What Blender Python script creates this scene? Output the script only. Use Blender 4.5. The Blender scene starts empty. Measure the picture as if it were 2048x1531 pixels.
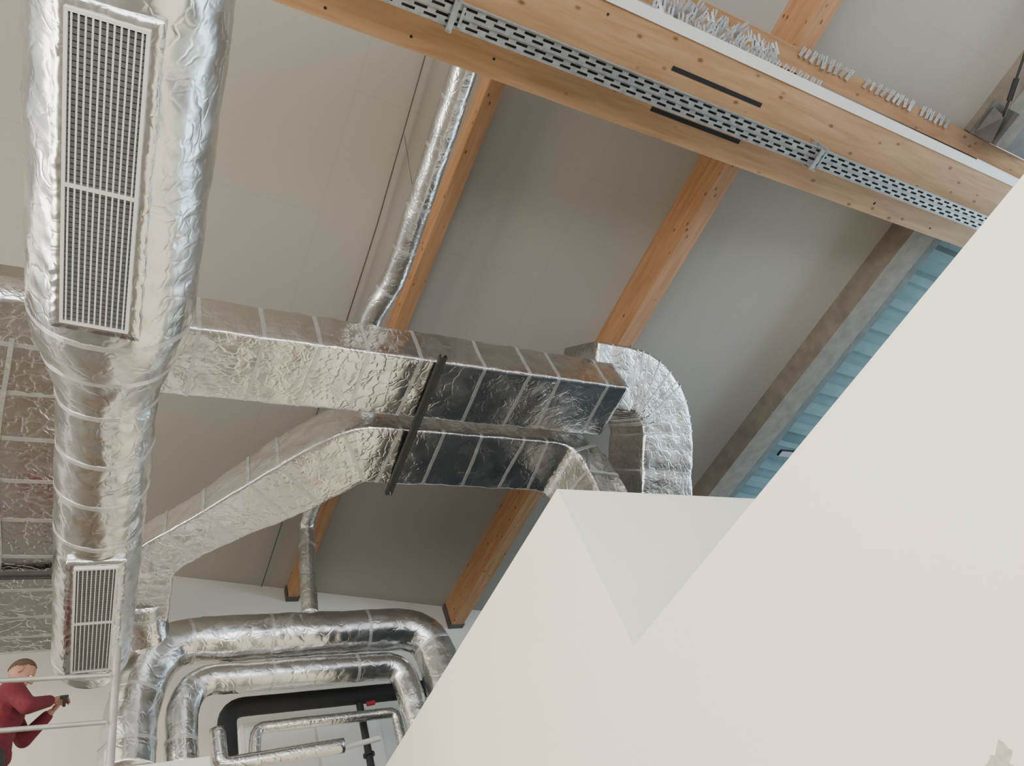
import bpy, bmesh, math, random
from mathutils import Vector, Matrix, noise
random.seed(4)
EYE = 1.6   # everything below is laid out relative to eye height; shifted up at the end
scene = bpy.context.scene
TOP = []

# ------------------------------------------------------------------ materials
def new_mat(name):
    m = bpy.data.materials.new(name); m.use_nodes = True
    nt = m.node_tree; b = nt.nodes["Principled BSDF"]
    return m, nt, b
def N(nt, typ, **kw):
    n = nt.nodes.new(typ)
    for k, v in kw.items():
        if k in n.inputs: n.inputs[k].default_value = v
        else: setattr(n, k, v)
    return n
def ramp(nt, stops):
    r = nt.nodes.new("ShaderNodeValToRGB")
    while len(r.color_ramp.elements) < len(stops): r.color_ramp.elements.new(0.5)
    for e, (p, c) in zip(r.color_ramp.elements, stops):
        e.position = p; e.color = (*c, 1)
    return r
def simple(name, col, rough=0.6, metal=0.0, var=0.08, scale=6, bump=0.0):
    m, nt, b = new_mat(name)
    tc = N(nt, "ShaderNodeTexCoord")
    n = N(nt, "ShaderNodeTexNoise", Scale=scale, Detail=5)
    nt.links.new(tc.outputs["Object"], n.inputs["Vector"])
    lo = tuple(max(0, c*(1-var)) for c in col); hi = tuple(min(1, c*(1+var)) for c in col)
    r = ramp(nt, [(0.3, lo), (0.7, hi)])
    nt.links.new(n.outputs["Fac"], r.inputs["Fac"])
    nt.links.new(r.outputs["Color"], b.inputs["Base Color"])
    b.inputs["Roughness"].default_value = rough; b.inputs["Metallic"].default_value = metal
    if bump:
        n2 = N(nt, "ShaderNodeTexNoise", Scale=scale*12, Detail=4)
        nt.links.new(tc.outputs["Object"], n2.inputs["Vector"])
        bp = N(nt, "ShaderNodeBump", Strength=bump, Distance=0.01)
        nt.links.new(n2.outputs["Fac"], bp.inputs["Height"])
        nt.links.new(bp.outputs["Normal"], b.inputs["Normal"])
    return m
def foil(name, col=(0.68, 0.67, 0.655), rough=0.23, strength=0.5, sc=1.0):
    m, nt, b = new_mat(name)
    tc = N(nt, "ShaderNodeTexCoord")
    n1 = N(nt, "ShaderNodeTexNoise", Scale=3.4*sc, Detail=3, Roughness=0.5, Distortion=0.9)
    nf = N(nt, "ShaderNodeTexNoise", Scale=5.0*sc, Detail=4, Roughness=0.5, Distortion=0.5)
    nf.noise_type = 'RIDGED_MULTIFRACTAL'
    v = N(nt, "ShaderNodeTexVoronoi", Scale=9*sc, feature='DISTANCE_TO_EDGE')
    nd = N(nt, "ShaderNodeTexNoise", Scale=3*sc, Detail=3)
    mx = N(nt, "ShaderNodeMixRGB", Fac=0.4)
    nt.links.new(tc.outputs["Object"], nd.inputs["Vector"])
    nt.links.new(tc.outputs["Object"], mx.inputs[1]); nt.links.new(nd.outputs["Color"], mx.inputs[2])
    nt.links.new(mx.outputs[0], v.inputs["Vector"])
    nt.links.new(tc.outputs["Object"], n1.inputs["Vector"]); nt.links.new(tc.outputs["Object"], nf.inputs["Vector"])
    mr = N(nt, "ShaderNodeMapRange"); mr.inputs["From Max"].default_value = 0.12
    nt.links.new(v.outputs["Distance"], mr.inputs["Value"])
    b1 = N(nt, "ShaderNodeBump", Strength=strength, Distance=0.016)
    b3 = N(nt, "ShaderNodeBump", Strength=strength, Distance=0.0055)
    b2 = N(nt, "ShaderNodeBump", Strength=strength, Distance=0.003)
    nt.links.new(n1.outputs["Fac"], b1.inputs["Height"])
    nt.links.new(nf.outputs["Fac"], b3.inputs["Height"])
    nt.links.new(mr.outputs[0], b2.inputs["Height"])
    nt.links.new(b1.outputs["Normal"], b3.inputs["Normal"])
    nt.links.new(b3.outputs["Normal"], b2.inputs["Normal"])
    nt.links.new(b2.outputs["Normal"], b.inputs["Normal"])
    n3 = N(nt, "ShaderNodeTexNoise", Scale=3*sc, Detail=4)
    nt.links.new(tc.outputs["Object"], n3.inputs["Vector"])
    r = ramp(nt, [(0.3, (rough*0.8,)*3), (0.75, (rough*1.5,)*3)])
    nt.links.new(n3.outputs["Fac"], r.inputs["Fac"]); nt.links.new(r.outputs["Color"], b.inputs["Roughness"])
    b.inputs["Base Color"].default_value = (*col, 1); b.inputs["Metallic"].default_value = 1
    return m
def wood(name, axis, c1=(0.50, 0.235, 0.085), c2=(0.68, 0.36, 0.15), kn=2.2, kf=.8):
    m, nt, b = new_mat(name)
    tc = N(nt, "ShaderNodeTexCoord"); mp = N(nt, "ShaderNodeMapping")
    s = [9, 9, 9]; s[axis] = 0.7
    mp.inputs["Scale"].default_value = s
    nt.links.new(tc.outputs["Object"], mp.inputs["Vector"])
    n = N(nt, "ShaderNodeTexNoise", Scale=2.2, Detail=7, Distortion=0.6)
    nt.links.new(mp.outputs[0], n.inputs["Vector"])
    r = ramp(nt, [(0.3, c1), (0.72, c2)])
    nt.links.new(n.outputs["Fac"], r.inputs["Fac"])
    mp2 = N(nt, "ShaderNodeMapping"); s2 = [4.5, 4.5, 4.5]; s2[axis] = 2.4
    mp2.inputs["Scale"].default_value = s2
    nt.links.new(tc.outputs["Object"], mp2.inputs["Vector"])
    v = N(nt, "ShaderNodeTexVoronoi", Scale=kn)
    nt.links.new(mp2.outputs[0], v.inputs["Vector"])
    rk = ramp(nt, [(0.07, (0.2, 0.08, 0.035)), (0.16, (1, 1, 1))])
    nt.links.new(v.outputs["Distance"], rk.inputs["Fac"])
    mx = N(nt, "ShaderNodeMixRGB", blend_type='MULTIPLY', Fac=kf)
    nt.links.new(r.outputs[0], mx.inputs[1]); nt.links.new(rk.outputs[0], mx.inputs[2])
    nt.links.new(mx.outputs[0], b.inputs["Base Color"])
    b.inputs["Roughness"].default_value = 0.6
    b.inputs["Specular IOR Level"].default_value = 0.25
    bp = N(nt, "ShaderNodeBump", Strength=0.15, Distance=0.01)
    nt.links.new(n.outputs["Fac"], bp.inputs["Height"]); nt.links.new(bp.outputs[0], b.inputs["Normal"])
    return m
def ceiling_mat():
    m, nt, b = new_mat("ceiling_board")
    tc = N(nt, "ShaderNodeTexCoord")
    mp = N(nt, "ShaderNodeMapping"); mp.inputs["Rotation"].default_value = (0, 0, math.pi/2)
    nt.links.new(tc.outputs["Object"], mp.inputs["Vector"])
    br = N(nt, "ShaderNodeTexBrick", Scale=1.0)
    br.inputs["Color1"].default_value = (0.375, 0.346, 0.302, 1)
    br.inputs["Color2"].default_value = (0.38, 0.351, 0.307, 1)
    br.inputs["Mortar"].default_value = (0.345, 0.318, 0.278, 1)
    br.inputs["Mortar Size"].default_value = 0.004
    br.inputs["Brick Width"].default_value = 2.5; br.inputs["Row Height"].default_value = 1.2
    nt.links.new(mp.outputs[0], br.inputs["Vector"])
    n = N(nt, "ShaderNodeTexNoise", Scale=60, Detail=6)
    nt.links.new(tc.outputs["Object"], n.inputs["Vector"])
    r = ramp(nt, [(0.3, (0.95,)*3), (0.7, (1,)*3)])
    nt.links.new(n.outputs["Fac"], r.inputs["Fac"])
    mx = N(nt, "ShaderNodeMixRGB", blend_type='MULTIPLY', Fac=1)
    nt.links.new(br.outputs["Color"], mx.inputs[1]); nt.links.new(r.outputs[0], mx.inputs[2])
    nt.links.new(mx.outputs[0], b.inputs["Base Color"]); b.inputs["Roughness"].default_value = 0.85
    return m

FOIL = foil("aluminium_foil_wrap", strength=0.42)
FOILR = foil("aluminium_foil_wrap_crumpled", strength=0.48, sc=1.2)
FOILB = foil("aluminium_foil_wrap_darker", col=(0.62, 0.605, 0.585), strength=0.75, sc=1.2)  # foil in a slightly darker colour with stronger bump
TAPE = simple("foil_tape", (0.60, 0.59, 0.57), 0.36, 0.75, 0.1, 20)
WOODX = wood("glulam_timber_transverse", 0, (0.35, 0.19, 0.09), (0.475, 0.28, 0.142), 1.7, .7)
WOODY = wood("glulam_timber_lengthwise", 1, (0.345, 0.172, 0.08), (0.46, 0.255, 0.13), 2.3, .8)
CEIL = ceiling_mat()
PLASTER = simple("cream_plaster", (0.955, 0.905, 0.765), 0.8, 0, 0.012, 2, 0.03)
WHITEW = simple("white_painted_wall", (0.68, 0.645, 0.58), 0.8, 0, 0.03, 2, 0.08)
WHITE = simple("white_enamel", (0.78, 0.76, 0.72), 0.4, 0, 0.03)
GRILLE = simple("off_white_grille_enamel", (0.60, 0.595, 0.57), 0.5, 0, 0.04)
REFLSHEET = simple("blue_grey_reflection_sheet", (0.095, 0.112, 0.130), 0.8, 0, 0.4, 2)
CONC = simple("raw_concrete", (0.185, 0.157, 0.126), 0.95, 0, 0.18, 6, 0.5)
REFLPANEL = simple("grey_reflection_panel", (0.15, 0.145, 0.14), 0.95, 0, 0.3, 3, 0.4)
FLOORM = simple("concrete_floor", (0.19, 0.18, 0.168), 0.8, 0, 0.35, 1.2, 0.2)
GALV = simple("galvanised_steel", (0.31, 0.315, 0.31), 0.45, 0.5, 0.2, 18)
CLIPM = simple("dull_zinc_clip", (0.38, 0.38, 0.37), 0.5, 0.4, 0.3, 9)
SHOE = simple("weathered_steel_shoe", (0.10, 0.09, 0.08), 0.7, 0.2, 0.2)
DARK = simple("dark_interior", (0.012, 0.012, 0.012), 0.9)  # near-black for painted shade in slots, bolt holes and grille openings; also pupils
BLADE = simple("grey_damper_blade", (0.17, 0.175, 0.17), 0.6, 0.1)
BLACKM = simple("black_painted_steel", (0.035, 0.035, 0.035), 0.4, 0.4)
RAILM = simple("dark_grey_rail_steel", (0.07, 0.068, 0.065), 0.45, 0.5)
RUBBER = simple("black_foam_insulation", (0.02, 0.02, 0.022), 0.75)
TEAL = simple("blue_corrugated_sheet", (0.12, 0.185, 0.197), 0.7, 0.0, 0.1)
TEALD = simple("teal_fascia", (0.10, 0.11, 0.102), 0.9, 0.0, 0.2)
RED = simple("maroon_knit_fabric", (0.11, 0.008, 0.017), 0.9, 0, 0.2, 40, 0.4)
REDP = simple("red_enamel", (0.30, 0.02, 0.03), 0.5)
SKIN = simple("skin", (0.28, 0.135, 0.09), 0.55, 0, 0.1, 15)
HAIR = simple("short_brown_hair", (0.07, 0.04, 0.026), 0.8, 0, 0.3, 90, 0.5)
JEAN = simple("dark_charcoal_work_cloth", (0.025, 0.023, 0.025), 0.9, 0, 0.2, 60)
EYEW = simple("eye_white", (0.5, 0.48, 0.45), 0.2)
TUBE = simple("scaffold_tube_steel", (0.40, 0.38, 0.35), 0.45, 0.5, 0.12, 12)
PLANK = wood("scaffold_plank", 0, (0.30, 0.2, 0.12), (0.42, 0.3, 0.18))
WIRE = simple("steel_wire", (0.13, 0.105, 0.085), 0.5, 0.5)
DAMAGE = simple("exposed_brown_render", (0.62, 0.54, 0.45), 0.95, 0, 0.2, 30, 0.5)

# ------------------------------------------------------------------ helpers
def mk(name, verts, faces, mat, parent=None, smooth=False, label=None, cat=None, group=None, kind=None):
    vs = [Vector(v) for v in verts]
    lo = Vector([min(v[i] for v in vs) for i in range(3)]); hi = Vector([max(v[i] for v in vs) for i in range(3)])
    o0 = Vector(((lo.x+hi.x)/2, (lo.y+hi.y)/2, lo.z))
    me = bpy.data.meshes.new(name)
    me.from_pydata([tuple(v-o0) for v in vs], [], faces); me.update()
    bm = bmesh.new(); bm.from_mesh(me); bmesh.ops.recalc_face_normals(bm, faces=bm.faces); bm.to_mesh(me); bm.free()
    me.materials.append(mat)
    if smooth:
        for p in me.polygons: p.use_smooth = True
    ob = bpy.data.objects.new(name, me); scene.collection.objects.link(ob)
    ob["_w"] = tuple(o0)
    if parent:
        ob.parent = parent; ob.location = o0 - Vector(parent["_w"])
    else:
        ob.location = o0; TOP.append(ob)
    meta(ob, label, cat, group, kind)
    return ob
def meta(ob, label=None, cat=None, group=None, kind=None):
    if label: ob["label"] = label
    if cat: ob["category"] = cat
    if group: ob["group"] = group
    if kind: ob["kind"] = kind
def from_bm(name, bm, mat, **kw):
    bm.verts.ensure_lookup_table()
    for i, v in enumerate(bm.verts): v.index = i
    vs = [v.co.copy() for v in bm.verts]; fs = [[v.index for v in f.verts] for f in bm.faces]
    bm.free()
    return mk(name, vs, fs, mat, **kw)
def empty(name, loc, label, cat, group=None):
    e = bpy.data.objects.new(name, None); e.empty_display_size = 0.1
    scene.collection.objects.link(e); e.location = loc; e["_w"] = tuple(loc); TOP.append(e)
    meta(e, label, cat, group); return e
def bm_box(bm, lo, hi, M=None):
    c = [(a+b)/2 for a, b in zip(lo, hi)]; s = [abs(b-a) for a, b in zip(lo, hi)]
    mat = Matrix.Translation(c) @ Matrix.Diagonal((*s, 1))
    if M is not None: mat = M @ mat
    return bmesh.ops.create_cube(bm, size=1, matrix=mat)["verts"]
def box(name, lo, hi, mat, bevel=0.0, M=None, **kw):
    bm = bmesh.new(); bm_box(bm, lo, hi, M)
    if bevel: bmesh.ops.bevel(bm, geom=bm.edges[:], offset=bevel, segments=2, affect='EDGES')
    return from_bm(name, bm, mat, **kw)
def bm_cyl(bm, p, q, r1, r2=None, seg=16):
    p = Vector(p); q = Vector(q); r2 = r1 if r2 is None else r2; d = q-p
    M = Matrix.Translation((p+q)/2) @ d.to_track_quat('Z', 'Y').to_matrix().to_4x4()
    bmesh.ops.create_cone(bm, cap_ends=True, segments=seg, radius1=r1, radius2=r2, depth=d.length, matrix=M)
def bm_ball(bm, c, r, seg=14, M=None):
    if not hasattr(r, '__len__'): r = (r, r, r)
    X = Matrix.Translation(c) @ (M.to_4x4() if M is not None else Matrix.Identity(4)) @ Matrix.Diagonal((*r, 1))
    bmesh.ops.create_uvsphere(bm, u_segments=seg, v_segments=max(8, seg//2+2), radius=1, matrix=X)
def cyl(name, p, q, r, mat, r2=None, seg=20, **kw):
    bm = bmesh.new(); bm_cyl(bm, p, q, r, r2, seg)
    return from_bm(name, bm, mat, smooth=False, **kw)

def fillet(path, r):
    P = [Vector(p) for p in path]; out = [P[0]]
    for i in range(1, len(P)-1):
        a, b, c = P[i-1], P[i], P[i+1]
        ri = r[i-1] if isinstance(r, (list, tuple)) else r
        rr = min(ri, (a-b).length*0.5, (c-b).length*0.5)
        s = b+(a-b).normalized()*rr; e = b+(c-b).normalized()*rr
        for k in range(13):
            t = k/12; out.append(s*(1-t)**2 + b*2*t*(1-t) + e*t*t)
    out.append(P[-1]); return out
def resample(P, step):
    L = [0]
    for i in range(1, len(P)): L.append(L[-1]+(P[i]-P[i-1]).length)
    n = max(2, int(L[-1]/step)); res = []; j = 0
    for k in range(n+1):
        s = L[-1]*k/n
        while j < len(L)-2 and L[j+1] < s: j += 1
        t = (s-L[j])/max(1e-9, L[j+1]-L[j]); res.append(P[j].lerp(P[j+1], min(1, t)))
    return res, L[-1]
def frames(path, r, step, up):
    pts, L = resample(fillet(path, r) if r else [Vector(p) for p in path], step)
    fr = []; n = len(pts); Nv = Vector(up)
    T0 = (pts[1]-pts[0]).normalized()
    if abs(T0.dot(Nv)) > .95: Nv = Vector((1, 0, 0))
    for i in range(n):
        T = (pts[min(n-1, i+1)]-pts[max(0, i-1)]).normalized()
        Nv = (Nv - T*Nv.dot(T)).normalized()
        fr.append((pts[i], T, Nv.copy(), T.cross(Nv), L*i/(n-1)))
    return fr, L
def circ(n=56): return [(math.cos(2*math.pi*i/n), math.sin(2*math.pi*i/n)) for i in range(n)]
def rrect(w, h, c=0.03, nx=14, ny=10):
    pts = []
    a, b = w/2, h/2
    def arc(cx, cy, t0):
        for k in range(4):
            t = t0+math.pi/2*k/3; pts.append((cx+c*math.cos(t), cy+c*math.sin(t)))
    arc(a-c, b-c, 0)
    for k in range(1, nx): pts.append((a-c-(2*a-2*c)*k/nx, b))
    arc(-a+c, b-c, math.pi/2)
    for k in range(1, ny): pts.append((-a, b-c-(2*b-2*c)*k/ny))
    arc(-a+c, -b+c, math.pi)
    for k in range(1, nx): pts.append((-a+c+(2*a-2*c)*k/nx, -b))
    arc(a-c, -b+c, 1.5*math.pi)
    for k in range(1, ny): pts.append((a, -b+c+(2*b-2*c)*k/ny))
    return pts
def crinkle(p, amp):
    q = p*4.0
    v = noise.noise(q)*0.8 + noise.noise(q*2.7+Vector((7, 1, 3)))*0.4 + (0.35-abs(noise.noise(q*2.3+Vector((3, 9, 4)))))*0.8
    return v*amp
def sweep(name, path, sec, mat, r=0.0, up=(0, 0, 1), amp=0.01, step=0.035, radf=None, straps=(), strap_w=0.032, squeeze=0.02, strap_mat=None, caps=True, wild=.08, **kw):
    fr, L = frames(path, r, step, up); verts = []; faces = []; m = len(sec)
    for (p, T, U, B, s) in fr:
        k = radf(p) if radf else 1.0
        sq = 1.0
        for ss in straps: sq -= squeeze*math.exp(-((s-ss)/0.06)**2)
        for (a, b) in sec:
            off = B*a*k*sq + U*b*k*sq
            n_ = off.normalized(); v = p+off
            verts.append(v + n_*(crinkle(v, amp) if amp else 0))
    n = len(fr)
    for i in range(n-1):
        for j in range(m):
            faces.append((i*m+j, i*m+(j+1) % m, (i+1)*m+(j+1) % m, (i+1)*m+j))
    if caps: faces.append(list(range(m))[::-1]); faces.append([(n-1)*m+j for j in range(m)])
    ob = mk(name, verts, faces, mat, smooth=True, **kw)
    for ss in straps:
        if ss > L-0.05: continue
        i = min(range(n), key=lambda q: abs(fr[q][4]-ss)); p, T, U, B, s = fr[i]
        k = (radf(p) if radf else 1.0)*(1-squeeze)
        vv = []; ff = []
        tilt = random.uniform(-wild, wild)
        for d, g in ((-strap_w/2, 0.0), (-strap_w/2, 0.005), (strap_w/2, 0.005), (strap_w/2, 0.0)):
            for (a, b) in sec:
                off = B*a*k+U*b*k; nn = off.normalized()
                q = p+off
                vv.append(q + T*(d+tilt*a*k) + nn*(g+(crinkle(q, amp) if amp else 0)))
        for q in range(4):
            for j in range(m):
                a0 = q*m; b0 = ((q+1) % 4)*m
                ff.append((a0+j, a0+(j+1) % m, b0+(j+1) % m, b0+j))
        mk("strap", vv, ff, strap_mat or TAPE, parent=ob, smooth=False)
    return ob, fr
def scl(sec, k): return [(a*k, b*k) for a, b in sec]
def tube(name, path, rad, mat, r=0.05, seg=16, step=0.05, amp=0, **kw):
    return sweep(name, path, scl(circ(seg), rad), mat, r=r, amp=amp, step=step, **kw)[0]
def rnd(a, step, n): return [a+step*i+random.uniform(-.18, .18)*step for i in range(n)]

# ------------------------------------------------------------------ shell
def cz(x): return 7.07-0.17*x
def slab(name, x0, x1, y0, y1, t, mat, **kw):
    v = []
    for x in (x0, x1):
        for y in (y0, y1):
            for d in (0, t): v.append((x, y, cz(x)+d))
    f = [(0, 1, 3, 2), (4, 6, 7, 5), (0, 4, 5, 1), (2, 3, 7, 6), (0, 2, 6, 4), (1, 5, 7, 3)]
    return mk(name, v, f, mat, **kw)
slab("ceiling", -7, 8.19, -5, 9, 0.1, CEIL, kind="structure", label="pale grey-beige boarded sloping roof lining with faint joints")
box("floor", (-7, -5, -1.7), (12, 9.2, -1.6), FLOORM, kind="structure", label="bare grey concrete floor")
box("wall_far", (-7, 9, -1.6), (12, 9.2, 8.5), WHITEW, kind="structure", label="white painted end wall carrying the beam ends")
box("added_dark_panel", (-6.9, 8.96, -1.6), (0.4, 9.0, 4.15), REFLPANEL, kind="structure", label="unseen dark grey panel added on the end wall to darken foil reflections")  # added out of view so the wide flat duct's foil reflects something dark
box("wall_left", (-7.2, -5, -1.6), (-7, 9.2, 1.0), WHITEW, kind="structure", label="white painted wall below the window band")
box("wall_right", (12, -5, -1.6), (12.2, 9.2, 1.5), WHITEW, kind="structure", label="white painted outer wall below the window band")
XW = 3.0
wp = box("wall_partition", (XW, -3.5, -1.6), (XW+0.14, 3.2, 1.875), PLASTER, kind="structure", label="smooth cream plastered low partition wall")
pts = []
for i in range(22):
    t = 2*math.pi*i/22; r = .052*(1+.3*math.sin(3*t+1)+.2*math.sin(7*t))
    pts.append((1.735+r*1.2*math.cos(t)-.3*r*math.sin(t), .435+r*math.sin(t)))
mk("damaged_patch", [(XW-.0015, a, b) for a, b in pts]+[(XW+.004, a, b) for a, b in pts],
   [tuple(range(22)), tuple(range(43, 21, -1))]+[(i, (i+1) % 22, 22+(i+1) % 22, 22+i) for i in range(22)], DAMAGE, parent=wp, label="small brown patch of chipped plaster")
box("wall_block", (XW, 3.2, -1.6), (8.6, 9.0, 3.14), PLASTER, kind="structure", label="smooth cream plastered taller boxed-in room volume")
box("added_dark_sheet", (XW+.05, 3.25, 3.14), (8.6, 9.0, 3.15), REFLSHEET, kind="structure", label="unseen dark blue-grey sheet added on the boxed-in room to darken duct reflections")  # added unseen on top so the duct undersides mirror a dark surface

# ------------------------------------------------------------------ beams
def joist(x0, w, zb, mat, y0, y1, label, name="timber_beam"):
    v = []
    for y in (y0, y1):
        v += [(x0, y, zb), (x0+w, y, zb), (x0+w, y, cz(x0+w)), (x0, y, cz(x0))]
    f = [(0, 1, 2, 3), (4, 7, 6, 5), (0, 4, 5, 1), (1, 5, 6, 2), (2, 6, 7, 3), (3, 7, 4, 0)]
    return mk(name, v, f, mat, label=label, cat="beam", group="roof beams")
joist(2.80, 0.14, 6.38, WOODY, -4, 8.98, "slim orange glulam roof beam beside the thin round duct")
joist(5.164, 0.20, 5.80, WOODY, -4, 8.98, "knotty orange glulam roof beam crossing above the ducts")
joist(7.777, 0.40, 5.46, CONC, 1.17, 8.98, "rough grey concrete roof beam next to the blue corrugated sheet", "concrete_beam")
joist(7.777, 0.40, 5.46, CONC, -4, 0.14, "rough grey concrete roof beam holding a steel tie rod", "concrete_beam")
for (x, w, z0) in ((2.80, 0.14, 6.38), (5.164, 0.20, 5.80)):
    bm = bmesh.new()
    zt = cz(x)-0.02
    bm_box(bm, (x-0.02, 8.90, z0-0.008), (x+w+0.02, 9.0, z0))
    bm_box(bm, (x-0.02, 8.90, z0), (x-0.002, 9.0, zt))
    bm_box(bm, (x+w+0.002, 8.90, z0), (x+w+0.02, 9.0, zt-0.04))
    from_bm("beam_hanger", bm, SHOE, label="grey steel shoe holding a roof beam end on the wall", cat="bracket", group="beam shoes")
GX = (-4, 7.9, 9.6)
v = []
for x in GX:
    zt = min(5.72, cz(x)-.002)
    v += [(x, .40, 5.2), (x, 1.165, 5.2), (x, 1.165, zt), (x, .40, zt)]
f = [(0, 1, 2, 3), (8, 11, 10, 9)]
for i in (0, 4):
    for j in range(4): f.append((i+j, i+(j+1) % 4, i+4+(j+1) % 4, i+4+j))
g = mk("timber_girder", v, f, WOODX, label="large orange glulam girder with two long slots on its underside", cat="beam")
for y in (0.633, 0.965):
    box("slot", (3.65, y-0.018, 5.197), (4.64, y+0.018, 5.205), DARK, parent=g, label="flat dark strip painted as the shade of a slot in the timber")  # strip laid on the underside; slot shade is painted, not cut
for _ in range(9):
    x = random.uniform(1, 8); y = random.choice([random.uniform(0.45, 0.6), random.uniform(1.02, 1.13)])
    cyl("bolt_hole", (x, y, 5.197), (x, y, 5.203), 0.010, DARK, parent=g, seg=12)
box("trim_1", (-4, 0.32, 5.19), (9.6, 0.40, 5.25), WHITE, kind="structure", label="white painted edging strip along the girder")
v = []
for x in (1.5, 7.9, 9.6):
    zt = min(5.72, cz(x)-.002); v += [(x, .15, 5.62 if x < 9 else 5.4), (x, .33, 5.62 if x < 9 else 5.4), (x, .33, zt), (x, .15, zt)]
f = [(0, 1, 2, 3), (8, 11, 10, 9)]
for i in (0, 4):
    for j in range(4): f.append((i+j, i+(j+1) % 4, i+4+(j+1) % 4, i+4+j))
mk("timber_plate", v, f, WOODX, label="narrow orange timber plate carrying metal clips", cat="timber plate")
def clip(x, y, z, s, lab, grp, wild=0.2):
    bm = bmesh.new()
    bm_box(bm, (-.45*s, -.1*s, -.05*s), (.45*s, .9*s, .03*s))
    bm_box(bm, (-.45*s, -.9*s, -.04*s), (-.12*s, 0, .02*s)); bm_box(bm, (.12*s, -.9*s, -.04*s), (.45*s, 0, .02*s))
    bm_box(bm, (-.45*s, -.95*s, -.04*s), (-.12*s, -.88*s, .3*s)); bm_box(bm, (.12*s, -.95*s, -.04*s), (.45*s, -.88*s, .3*s))
    bmesh.ops.transform(bm, verts=bm.verts, matrix=Matrix.Translation((x, y, z)) @ Matrix.Rotation(random.uniform(-wild, wild), 4, 'Z') @ Matrix.Rotation(random.uniform(-wild, .1), 4, 'X'))
    from_bm("metal_clip", bm, CLIPM, label=lab, cat="clip", group=grp)
for row in range(4):
    for i in range(16):
        x = 3.28+1.25*i/15+.04*row+random.uniform(-.03, .03)
        clip(x, 0.325-.042*row+.04*(i/15)+random.uniform(-.02, .01), 5.258+.045*row, random.uniform(.045, .075), "dull grey toothed metal clip in a crowded cluster", "clustered metal clips", .7)
for i in range(7): clip(4.62+.085*i, .33, 5.258, .055, "dull grey toothed metal clip in a crowded cluster", "clustered metal clips", .4)
x = 5.1
while x < 7.4:
    if not (5.75 < x < 5.95 or 6.75 < x < 6.85): clip(x, .16, 5.61, random.uniform(.042, .058), "small dull grey toothed clip in a row on timber", "row of metal clips", .35)
    x += random.uniform(.065, .10)

# perforated channel
e = empty("perforated_channel", (4, 0.82, 5.03), "long galvanised perforated steel channel hung below the girder", "channel")
bm = bmesh.new()
x0, x1 = 0.6, 9.4; z = 5.03
solid = [(0.745, 0.758), (0.776, 0.790), (0.808, 0.838), (0.856, 0.870), (0.888, 0.900)]
for a, b in solid: bm_box(bm, (x0, a, z), (x1, b, z+0.004))
rows = [(0.758, 0.776, 0), (0.790, 0.808, .075), (0.838, 0.856, .03), (0.870, 0.888, .105)]
for a, b, off in rows:
    x = x0-off
    while x < x1:
        bm_box(bm, (max(x, x0), a, z), (min(x+0.06, x1), b, z+0.004)); x += 0.15
for y in (0.745, 0.896, 0.815, .827): bm_box(bm, (x0, y, z+0.004), (x1, y+0.004, z+0.07))
for y in (0.741, 0.900, 0.821): bm_box(bm, (x0, y, z-.014), (x1, y+0.004, z+0.004))
from_bm("channel_body", bm, GALV, parent=e)
box("channel_shade_sheet", (x0, .750, z+.045), (x1, .894, z+.05), SHOE, parent=e, label="dark sheet standing in for the shade inside the channel")  # dark sheet behind the perforations, painted shade for the channel interior
for x in (1.79, 5.36):
    bm = bmesh.new()
    bm_box(bm, (x-.02, .71, z-.03), (x+.02, .935, z-.015))
    for yy in (.72, .925):
        bm_cyl(bm, (x, yy, z-.07), (x, yy, 5.198), .007, seg=10); bm_cyl(bm, (x, yy, z-.045), (x, yy, z-.03), .014, seg=6)
    bm_box(bm, (x-.05, .72, z+.072), (x+.05, .93, z+.082))
    bm_box(bm, (x+.05, .76, z-.02), (x+.07, .89, z-.012))
    from_bm("channel_clamp", bm, GALV, parent=e)

# tie rod bracket on concrete beam
e = empty("tie_rod", (7.6, -.05, 5.3), "grey steel tie rod with turnbuckle bolted to a concrete beam", "tie rod")
tube("rod", [(7.60, -.12, 5.33), (7.05, -1.9, 5.75)], 0.014, BLACKM, r=0, parent=e)
cyl("turnbuckle", (7.56, -.26, 5.36), (7.50, -.45, 5.405), 0.03, BLACKM, parent=e, seg=12)
bm = bmesh.new()
vs = [(7.52, .14, 5.45), (7.52, -.16, 5.45), (7.60, -.12, 5.32), (7.72, .14, 5.33)]
a = [bm.verts.new(v) for v in vs]; b_ = [bm.verts.new((v[0]+.02, v[1], v[2]+.02)) for v in vs]
bm.faces.new(a); bm.faces.new(b_[::-1])
for i in range(4): bm.faces.new((a[i], a[(i+1) % 4], b_[(i+1) % 4], b_[i]))
bm_box(bm, (7.48, -.2, 5.435), (7.80, .14, 5.455)); bm_box(bm, (7.745, -.2, 5.30), (7.772, .14, 5.6))
from_bm("gusset_bracket", bm, SHOE, parent=e, label="grey steel gusset bracket")

# corrugated sheet beyond concrete beam
bm = bmesh.new(); prof = []
y = 1.18
while y < 9:
    prof += [(y, 0), (y+.15, 0), (y+.20, -.06), (y+.30, -.06), (y+.35, 0)]; y += .36
rows_ = []
for x in (8.19, 11.9):
    rows_.append([bm.verts.new((x, yy, cz(x)+dz+0.06)) for yy, dz in prof])
for i in range(len(prof)-1): bm.faces.new((rows_[0][i], rows_[0][i+1], rows_[1][i+1], rows_[1][i]))
from_bm("corrugated_roof_sheet", bm, TEAL, label="blue-teal corrugated roof sheet over the eaves", cat="roof sheet")
box("fascia_board", (8.18, 1.18, 5.47), (8.32, 8.95, 5.60), TEALD, label="teal-grey strip along the concrete beam", cat="fascia")
box("eaves_soffit", (8.18, -4, 5.50), (11.9, .14, 5.56), SHOE, label="dark soffit panel beside the concrete beam", cat="soffit")  # plain dark panel where the corrugated sheet stops
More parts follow.
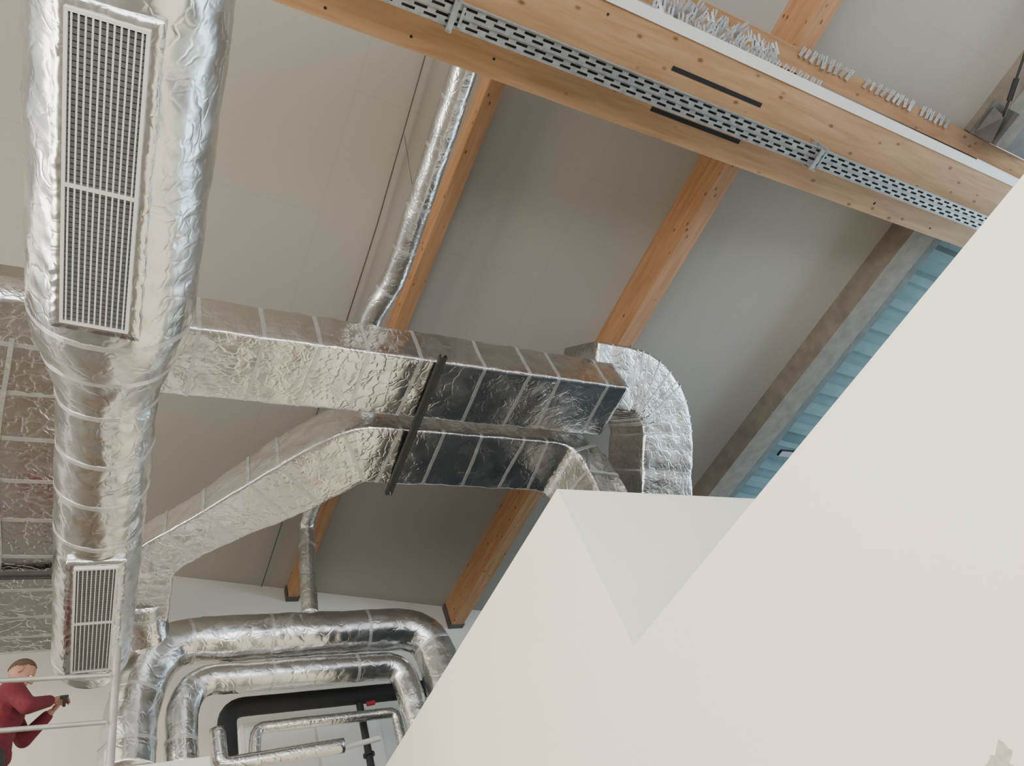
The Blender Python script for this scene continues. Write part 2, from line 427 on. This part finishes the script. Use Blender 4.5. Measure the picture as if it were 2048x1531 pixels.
box("steel_strut", (8.5, 4.6, 5.46), (11.5, 4.70, 5.5), BLACKM, label="dark steel strut under the corrugated sheet", cat="strut")

# tension cable
tube("steel_cable", [(2.22, 1.0, 6.62), (2.33, 3.2, 6.6), (2.46, 8.95, 6.6)], 0.007, WIRE, r=0, seg=8, step=.3, label="thin dark steel cable stretched under the ceiling", cat="cable")
tube("steel_cable", [(2.29, 2.2, 6.59), (2.44, 2.6, 6.25)], 0.003, WIRE, r=0, seg=8, step=.2, label="thin steel wire from the cable to a round duct", cat="cable")
for (x, y) in ((2.66, 4.17), (2.66, 4.98)):
    tube("hanger_rod", [(x, y, 4.70), (x, y, cz(x))], 0.003, GALV, r=0, seg=8, step=.3, label="thin threaded rod carrying the duct support rail", cat="rod", group="threaded rods")

# ------------------------------------------------------------------ ducts
ZC = 5.015
RECT = rrect(0.66, 0.43)
s1 = rnd(.35, .47, 9)
sweep("rectangular_air_duct", [(0.3, 3.75, ZC), (4.70, 3.75, ZC)], RECT, FOILR, amp=0.013, straps=s1,
      squeeze=.010, label="long foil-wrapped rectangular duct ending in a square corner", cat="duct")
q2 = math.sqrt(.5)
def EP(x, s, n=6.40): return (x, (n+s)*q2, (n-s)*q2)
CX, CS, CR = 4.98, -.60, .52
ep = [EP(4.50, CS-CR)]
NS = 5
for k in range(NS+1):
    t = math.pi/2*k/NS; ep.append(EP(CX+CR*math.sin(t), CS-CR*math.cos(t)))
ep += [EP(CX+CR, .0), EP(CX+CR+.02, .55), (CX+CR+.02, 5.10, 3.9), (CX+CR+.02, 5.14, 3.16)]
seg = 2*CR*math.sin(math.pi/4/NS); d_0 = CX-4.50
el = [.2]+[d_0+seg*i for i in range(NS+1)]+[d_0+seg*(i+.5) for i in range(NS)]+[1.7, 2.1, 2.6]
sweep("elbow_air_duct", ep, rrect(0.70, 0.62), FOILR, up=(0, q2, q2), amp=0.010, step=.03,
      straps=el, strap_w=.018, squeeze=.022, label="foil-wrapped segmented elbow duct curving down behind the cream wall", cat="duct")
def RD(p):
    t = (p.x-.95)/1.0; t = max(0, min(1, t)); return .70+.30*t*t*(3-2*t)
s2 = rnd(.3, .42, 15)
sweep("rectangular_air_duct", [(0.74, 6.95, 4.86), (0.70, 6.25, ZC), (2.25, 4.60, ZC), (4.66, 4.60, ZC), (4.68, 4.62, 3.16)], RECT, FOILR, r=[.22, .15, .45], amp=0.013, straps=s2, radf=RD,
      squeeze=.010, label="foil-wrapped rectangular duct bending diagonally toward the round duct", cat="duct")
sweep("branch_air_duct", [(0.74, 6.78, 4.90), (0.77, 7.00, 4.84), (0.84, 7.22, 4.68)], scl(circ(40), .20), FOILR, r=.1, amp=.008, up=(1, 0, 0), straps=[.16],
      label="short foil-wrapped round branch dropping to the wall duct", cat="duct")
def RP(p):
    t = max(0, min(1, (p.y-3.40)/.30)); return .90+.10*math.sin(t*math.pi/2)
pl, _ = sweep("plenum_air_duct", [(-1.17, 3.40, ZC), (-1.17, 7.45, ZC)], rrect(2.88, 0.43, c=.08, nx=70), FOILB, amp=0.024, straps=[.35, .8, 1.25, 1.7, 2.15, 2.6, 3.1, 3.5, 3.8], radf=RP,
      squeeze=.003, strap_w=.04, wild=.02, label="wide flat foil-wrapped duct strapped with light tape", cat="duct")
for xx in (-.48, -1.3):
    vv = []; ff = []; n_ = 90
    for i in range(n_+1):
        y = 3.70+3.7*i/n_; xw = xx+.03*math.sin(y*2.3)
        for dx in (-.016, .016):
            p = Vector((xw+dx, y, ZC-.215)); vv.append((p.x, p.y, p.z-.006-max(0, crinkle(p, .024))))
        if i: ff.append((2*i-2, 2*i-1, 2*i+1, 2*i))
    mk("seam_tape", vv, ff, TAPE, parent=pl)
zc = 4.3
def cx(y): return -0.077+0.06*y
def RR(p):
    t = (p.y-2.95)/0.75; t = max(0, min(1, t)); t = t*t*(3-2*t)
    return 0.455*(1-t)+0.305*t
d0 = -1.2; d1 = 6.8
LEN = math.hypot(d1-d0, (d1-d0)*0.06)
def sy(y): return (y-d0)/(d1-d0)*LEN
main, frm = sweep("round_air_duct", [(cx(d0), d0, zc), (cx(d1), d1, zc)], circ(96), FOIL, amp=0.013, radf=RR, step=.025,
      straps=[sy(v) for v in (0.4, 2.98, 3.3, 3.65, 4.1, 4.5, 4.95, 6.65)], squeeze=.008,
      label="large foil-insulated round duct narrowing once, with two white grilles", cat="duct")
def grille(yc, L, W, R, roll, n):
    ang = -math.atan(0.06)
    M = Matrix.Translation((cx(yc), yc, zc)) @ Matrix.Rotation(ang, 4, 'Z') @ Matrix.Rotation(roll, 4, 'Y')
    zf = -R-0.03
    vv = []; ff = []; hw, hl = W/2+.05, L/2+.05
    loop = []
    for i in range(40): loop.append((-hw+2*hw*i/40, -hl))
    for i in range(120): loop.append((hw, -hl+2*hl*i/120))
    for i in range(40): loop.append((hw-2*hw*i/40, hl))
    for i in range(120): loop.append((-hw, hl-2*hl*i/120))
    nl = len(loop)
    for (kx, dz) in ((.0, .018), (1.0, .016), (1.0, .05), (1.0, .2)):
        for (a, b) in loop:
            ax = a if kx else a*(hw-.05)/hw; by = b if kx else b*(hl-.05)/hl
            p = M @ Vector((ax, by, zf+dz)); w_ = crinkle(p*1.6, .016)
            q = M @ Vector((ax+(w_ if kx and abs(a) >= hw-1e-6 else 0)*(1 if a > 0 else -1), by, zf+dz-(w_*.6 if dz < .1 else 0)))
            vv.append(q)
    for k in range(3):
        for j in range(nl): ff.append((k*nl+j, k*nl+(j+1) % nl, (k+1)*nl+(j+1) % nl, (k+1)*nl+j))
    mk("grille_collar", vv, ff, FOIL, parent=main, smooth=True, label="foil-wrapped raised collar")
    bm = bmesh.new()
    f = .016
    for lo, hi in (((-W/2, -L/2), (-W/2+f, L/2)), ((W/2-f, -L/2), (W/2, L/2)), ((-W/2+f, -L/2), (W/2-f, -L/2+f)), ((-W/2+f, L/2-f), (W/2-f, L/2)), ((-W/2+f, -f*.6), (W/2-f, f*.6))):
        bm_box(bm, (*lo, zf-.004), (*hi, zf+.022), M)
    fr_ = from_bm("grille_frame", bm, GRILLE, parent=main, label="off-white enamelled grille frame")
    box("grille_opening", (-W/2+f, -L/2+f, zf+.016), (W/2-f, L/2-f, zf+.021), DARK, M=M, parent=fr_)
    bm = bmesh.new()
    for i in range(n):
        x = -W/2+f+(W-2*f)*(i+.5)/n
        bm_box(bm, (x-.0036, -L/2+f, zf-.003), (x+.0036, L/2-f, zf+.004), M)
    from_bm("grille_bars", bm, GRILLE, parent=fr_)
    bm = bmesh.new(); y = -L/2+f+.01
    while y < L/2-f-.01:
        bm_box(bm, (-W/2+f, y, zf+.009), (W/2-f, y+.024, zf+.0155), M); y += .029
    from_bm("grille_rear_blades", bm, BLADE, parent=fr_)
grille(1.98, 1.66, 0.34, 0.455, math.radians(9.5), 11)
grille(5.8, 1.38, 0.29, 0.305, 0, 9)

def RT(p): return 1.0 if p.y < 6.6 else .82
sweep("thin_round_duct", [(2.34, -0.6, 6.1), (2.50, 3.42, 6.1), (2.38, 3.78, 6.04), (2.40, 4.2, 6.04), (2.57, 4.9, 6.15), (2.60, 7.22, 6.25), (2.50, 7.28, 4.965)], scl(circ(36), .115), FOILR, r=.16,
      amp=0.008, straps=rnd(.7, .5, 16), squeeze=.03, radf=RT, label="thin foil-wrapped round duct running beside a timber beam", cat="duct")
yE = 7.3
sweep("round_air_duct", [(0.69, yE, 3.44), (0.71, yE, 4.10), (0.98, yE, 4.735), (3.9, yE, 4.735), (3.98, yE, 3.17)], scl(circ(52), .235), FOIL, r=.42, amp=0.012, up=(1, 0, 0),
      straps=[.25, .75, 1.5, 2.3, 3.4, 4.3, 4.9], squeeze=.02, label="foil-wrapped round duct bending up and over along the end wall", cat="duct")
yF = 7.34
sweep("round_air_duct", [(1.15, yF, 3.44), (1.15, yF, 4.02), (1.3, yF, 4.30), (3.48, yF, 4.30), (3.55, yF, 3.17)], scl(circ(44), .148), FOIL, r=.24, amp=0.009, up=(1, 0, 0),
      straps=[.25, .8, 1.6, 2.5], squeeze=.02, label="smaller foil-wrapped round duct nested below a larger one", cat="duct")
box("duct_cabinet", (0.48, 7.12, -1.6), (1.36, 7.6, 3.43), WHITE, .01, label="white tall air handling cabinet below the ducts", cat="cabinet")
tube("black_insulated_pipe", [(1.70, 8.0, 3.2), (1.70, 8.0, 4.34), (4.1, 8.0, 4.34)], .10, RUBBER, r=.20, amp=.002, label="black foam-insulated pipe bending beside the ducts", cat="pipe")
e = empty("wall_unit", (2.8, 8.75, 2.4), "white ventilation unit with two doors mounted on the end wall", "cabinet")
box("body", (1.95, 8.5, 2.2), (4.4, 8.99, 4.42), WHITE, .02, parent=e)
for i in range(2): box("door", (2.0+.8*i, 8.475, 2.3), (2.77+.8*i, 8.5, 4.36), WHITE, .008, parent=e)
tube("thin_insulated_pipe", [(1.88, 7.7, 3.62), (1.92, 7.7, 3.93), (3.45, 7.7, 3.93), (3.45, 7.7, 3.2)], .058, FOILR, r=.08, amp=.003, label="thin foil-wrapped pipe looping over the cream wall", cat="pipe")
tube("thin_insulated_pipe", [(1.50, 7.5, 3.86), (1.52, 7.5, 3.50), (2.72, 7.5, 3.54)], .075, FOILR, r=.09, amp=.003, label="short thick foil-wrapped pipe with open end", cat="pipe")
e = empty("pipe_valve", (3.1, 8.0, 3.4), "black pipe valve with small red handle and white pipe stub", "valve")
cyl("valve_body", (3.17, 8.0, 3.2), (3.17, 8.0, 4.235), .042, BLACKM, parent=e)
cyl("valve_flange", (3.17, 8.0, 3.62), (3.17, 8.0, 3.65), .065, BLACKM, parent=e)
cyl("valve_handle", (3.22, 7.90, 4.17), (3.31, 7.90, 4.18), .028, REDP, parent=e)
cyl("pipe_stub", (2.72, 7.6, 3.56), (3.2, 7.7, 3.66), .028, WHITE, parent=e)

def rail(p, q, label):
    p = Vector(p); q = Vector(q); d = (q-p).normalized(); s = Vector((-d.y, d.x, 0))
    prof = [(-.024, 0), (-.024, .041), (-.012, .041), (-.012, .036), (-.019, .036), (-.019, .004), (-.004, .004), (-.004, .012), (.004, .012), (.004, .004), (.019, .004), (.019, .036), (.012, .036), (.012, .041), (.024, .041), (.024, 0), (.010, 0), (.008, .003), (-.008, .003), (-.010, 0)]
    prof = [(a*1.35, b) for a, b in prof]
    vs = [p+s*a+Vector((0, 0, b)) for a, b in prof]+[q+s*a+Vector((0, 0, b)) for a, b in prof]; n = len(prof)
    fs = [(i, (i+1) % n, n+(i+1) % n, n+i) for i in range(n)]
    mk("support_rail", vs, fs, RAILM, label=label, cat="rail", group="duct support rails")
rail((2.60, 3.32, 4.73), (2.66, 5.02, 4.73), "dark slotted steel rail carrying two rectangular ducts")
rail((-2.6, 6.2, 4.725), (0.35, 6.2, 4.725), "dark slotted steel rail under the wide flat duct")

# ------------------------------------------------------------------ scaffold
e = empty("scaffold", (-.6, 6.4, 2.3), "light steel tube scaffold tower with two guard rails", "scaffold")
for x, y, zt in ((.44, 6.0, 3.86), (-1.7, 6.0, 3.9), (.44, 6.95, 3.3), (-1.7, 6.95, 3.9)):
    cyl("post", (x, y, -1.6), (x+(.03 if y < 6.5 else 0), y, zt), .030, TUBE, parent=e)
cyl("guard_rail", (-1.75, 5.96, 3.66), (.42, 5.96, 3.60), .018, TUBE, parent=e)
cyl("guard_rail", (-1.75, 5.96, 3.27), (.42, 5.96, 3.22), .018, TUBE, parent=e)
box("platform", (-1.75, 6.0, 2.33), (.47, 6.95, 2.39), PLANK, parent=e)
for x in (.44, -1.7):
    for z_ in (-1.0, .2, 1.4): cyl("brace", (x, 6.0, z_), (x, 6.95, z_), .02, TUBE, parent=e)

# ------------------------------------------------------------------ person
def limb(bm, pts):
    for (p, r) in pts: bm_ball(bm, p, r, 14)
    for (p, r1), (q, r2) in zip(pts[:-1], pts[1:]): bm_cyl(bm, p, q, r1, r2, 18)
px, py, pz = -0.27, 6.45, 2.39
def W(x, y, z): return Vector((px+x, py+y, pz+z))
def remesh(ob, vox, sm=6):
    m = ob.modifiers.new("skin_surface", 'REMESH'); m.mode = 'VOXEL'; m.voxel_size = vox; m.use_smooth_shade = True
    s = ob.modifiers.new("soften", 'SMOOTH'); s.iterations = sm; s.factor = .5
def torso(bm, g):
    bm_ball(bm, W(-.03, 0, .97), (.12+g, .165+g, .12+g)); bm_ball(bm, W(-.015, 0, 1.10), (.115+g, .15+g, .14+g))
    bm_ball(bm, W(.01, 0, 1.25), (.135+g, .18+g, .16+g)); bm_ball(bm, W(.025, 0, 1.34), (.12+g, .18+g, .09+g))
arms = {}
for s_ in (-1, 1):
    S = W(.05, s_*.195, 1.34); E = W(.17, s_*.25, 1.15); H = W(.33, s_*.09, 1.27)
    arms[s_] = (S, E, H)
bm = bmesh.new()
torso(bm, 0)
limb(bm, [(W(0.03, 0, 1.38), .062), (W(.065, 0, 1.475), .056)])
hd = Vector((0, 0, 0)); HM = Matrix.Translation(W(.095, 0, 1.572)) @ Matrix.Rotation(math.radians(36), 4, 'Y')
def head_parts(bm):
    bm_ball(bm, hd+Vector((-.012, 0, .02)), (.098, .076, .098), 20)
    bm_ball(bm, hd+Vector((.03, 0, -.045)), (.062, .056, .07), 16)
    bm_ball(bm, hd+Vector((.062, 0, -.088)), (.025, .028, .02)); bm_ball(bm, hd+Vector((.072, 0, .022)), (.02, .05, .012))
    limb(bm, [(hd+Vector((.085, 0, .012)), .009), (hd+Vector((.108, 0, -.022)), .015)])
    bm_ball(bm, hd+Vector((.088, 0, -.052)), (.012, .024, .007)); bm_ball(bm, hd+Vector((.086, 0, -.064)), (.012, .021, .007))
    for s_ in (-1, 1):
        bm_ball(bm, hd+Vector((-.008, s_*.08, -.008)), (.020, .010, .032)); bm_ball(bm, hd+Vector((.06, s_*.042, -.03)), (.022, .018, .02))
hb = bmesh.new(); head_parts(hb); bmesh.ops.transform(hb, verts=hb.verts, matrix=HM)
tmp = bpy.data.meshes.new("tmp"); hb.to_mesh(tmp); hb.free(); bm.from_mesh(tmp); bpy.data.meshes.remove(tmp)
for s_ in (-1, 1):
    S, E, H = arms[s_]
    limb(bm, [(S, .055), (E, .042), (H, .028)])
    d = (H-E).normalized(); side = Vector((0, -s_, 0)); upv = d.cross(side).normalized()
    if upv.z < 0: upv = -upv
    palm = H+d*.055
    Mh = Matrix((d, side, upv)).transposed()
    bm_ball(bm, palm, (.052, .042, .018), 14, Mh)
    for k, (o, l) in enumerate(((-.030, .038), (-.010, .043), (.010, .041), (.029, .033))):
        b0 = palm+d*.042+side*o; b1 = b0+d*l*.9-upv*.010; b2 = b1+(d*.45-upv*.7).normalized()*l*.7; b3 = b2+(-d*.3-upv*.8).normalized()*l*.5
        limb(bm, [(b0, .0095), (b1, .009), (b2, .0085), (b3, .0075)])
    t0 = palm-d*.025+side*.032; t1 = t0+side*.026+d*.022-upv*.012; t2 = t1+d*.03-upv*.016-side*.006
    limb(bm, [(t0, .013), (t1, .0105), (t2, .009)])
    limb(bm, [(W(-.03, s_*.09, .95), .088), (W(.02, s_*.10, .51), .058), (W(-.02, s_*.11, .09), .042)])
    limb(bm, [(W(-.03, s_*.11, .05), .036), (W(.13, s_*.12, .035), .03)])
person = from_bm("person", bm, SKIN, label="person in dark red sweater leaning over with small black tool", cat="person")
remesh(person, .0055, 5)
bm = bmesh.new(); torso(bm, .022); bm_ball(bm, W(-.03, 0, .90), (.15, .195, .09))
bm_ball(bm, W(.04, 0, 1.415), (.08, .085, .035))
for s_ in (-1, 1):
    S, E, H = arms[s_]; limb(bm, [(S, .080), (E, .062), (E.lerp(H, .85), .046)])
o = from_bm("sweater", bm, RED, parent=person, label="dark red knitted sweater"); remesh(o, .009, 4)
bm = bmesh.new(); bm_ball(bm, W(-.03, 0, .91), (.138, .185, .10))
for s_ in (-1, 1): limb(bm, [(W(-.03, s_*.09, .90), .104), (W(.02, s_*.10, .51), .076), (W(-.02, s_*.11, .10), .062)])
o = from_bm("trousers", bm, JEAN, parent=person, label="dark charcoal work trousers"); remesh(o, .010, 4)
for s_ in (-1, 1):
    bm = bmesh.new(); limb(bm, [(W(-.03, s_*.11, .055), .05), (W(.13, s_*.12, .042), .042)])
    o = from_bm("shoe", bm, BLACKM, parent=person); remesh(o, .008, 3)
    bm = bmesh.new(); bm_ball(bm, HM @ Vector((.079, s_*.031, .001)), .0115); from_bm("eye", bm, EYEW, parent=person, smooth=True)
    bm = bmesh.new(); bm_ball(bm, HM @ Vector((.0885, s_*.032, .001)), .0048); from_bm("pupil", bm, DARK, parent=person, smooth=True)
bm = bmesh.new(); bmesh.ops.create_uvsphere(bm, u_segments=36, v_segments=24, radius=1, matrix=Matrix.Translation(Vector((-.016, 0, .024))) @ Matrix.Diagonal((.101, .080, .102, 1)))
cut = [v for v in bm.verts if v.co.z < .035+(.9*v.co.x if v.co.x > 0 else .75*v.co.x)]
bmesh.ops.delete(bm, geom=cut, context='VERTS')
bmesh.ops.transform(bm, verts=bm.verts, matrix=HM)
from_bm("hair", bm, HAIR, parent=person, smooth=True, label="very short brown hair")
Hh = arms[-1][2]
e = empty("hand_tool", Hh+Vector((.08, .02, -.02)), "small black handheld tool gripped in a hand", "tool")
cyl("tool_handle", Hh+Vector((.085, .03, -.04)), Hh+Vector((.085, .03, .03)), .012, RUBBER, parent=e)
cyl("tool_head", Hh+Vector((.05, .03, .035)), Hh+Vector((.11, .03, .045)), .016, RUBBER, r2=.010, parent=e)

# ------------------------------------------------------------------ camera (pose solved from vanishing points)
f_px = 1490.0
Yc = Vector((-1139, -2195, -f_px)).normalized()
Zc = Vector((-678.7, 1364, -f_px)); Zc = (Zc-Yc*Zc.dot(Yc)).normalized()
Xc = Yc.cross(Zc)
R = Matrix((Xc, Yc, Zc))
cam_d = bpy.data.cameras.new("camera"); cam = bpy.data.objects.new("camera", cam_d); scene.collection.objects.link(cam)
cam_d.sensor_width = 36; cam_d.lens = f_px/2048*36; cam_d.clip_start = .05
cam.matrix_world = Matrix.Translation((0, 0, EYE)) @ R.to_4x4()
scene.camera = cam

# ------------------------------------------------------------------ light
w = bpy.data.worlds.new("world"); scene.world = w; w.use_nodes = True
bg = w.node_tree.nodes["Background"]; bg.inputs[0].default_value = (0.90, 0.93, 0.96, 1); bg.inputs[1].default_value = 1.15
def area(name, loc, target, sx, sy_, energy, col):
    l = bpy.data.lights.new(name, 'AREA'); l.shape = 'RECTANGLE'; l.size = sx; l.size_y = sy_; l.energy = energy; l.color = col
    o = bpy.data.objects.new(name, l); scene.collection.objects.link(o); o.location = Vector(loc)+Vector((0, 0, EYE))
    o.rotation_euler = (Vector(target)-Vector(loc)).to_track_quat('-Z', 'Y').to_euler()
area("window_light_warm", (-6.6, 1.5, 2.2), (3, 2, -.3), 11, 4.2, 1550, (1, .925, .76))
area("window_light_cool", (11.6, 3, 3.5), (2, 4, 5.6), 12, 1.7, 440, (.54, .82, 1))
area("window_light_rear", (1, -4.8, 1.2), (3.5, 5, 5.5), 9, 3.0, 540, (.90, .95, 1))

for ob in TOP: ob.location.z += EYE
for ob in bpy.data.objects:
    if "_w" in ob: del ob["_w"]
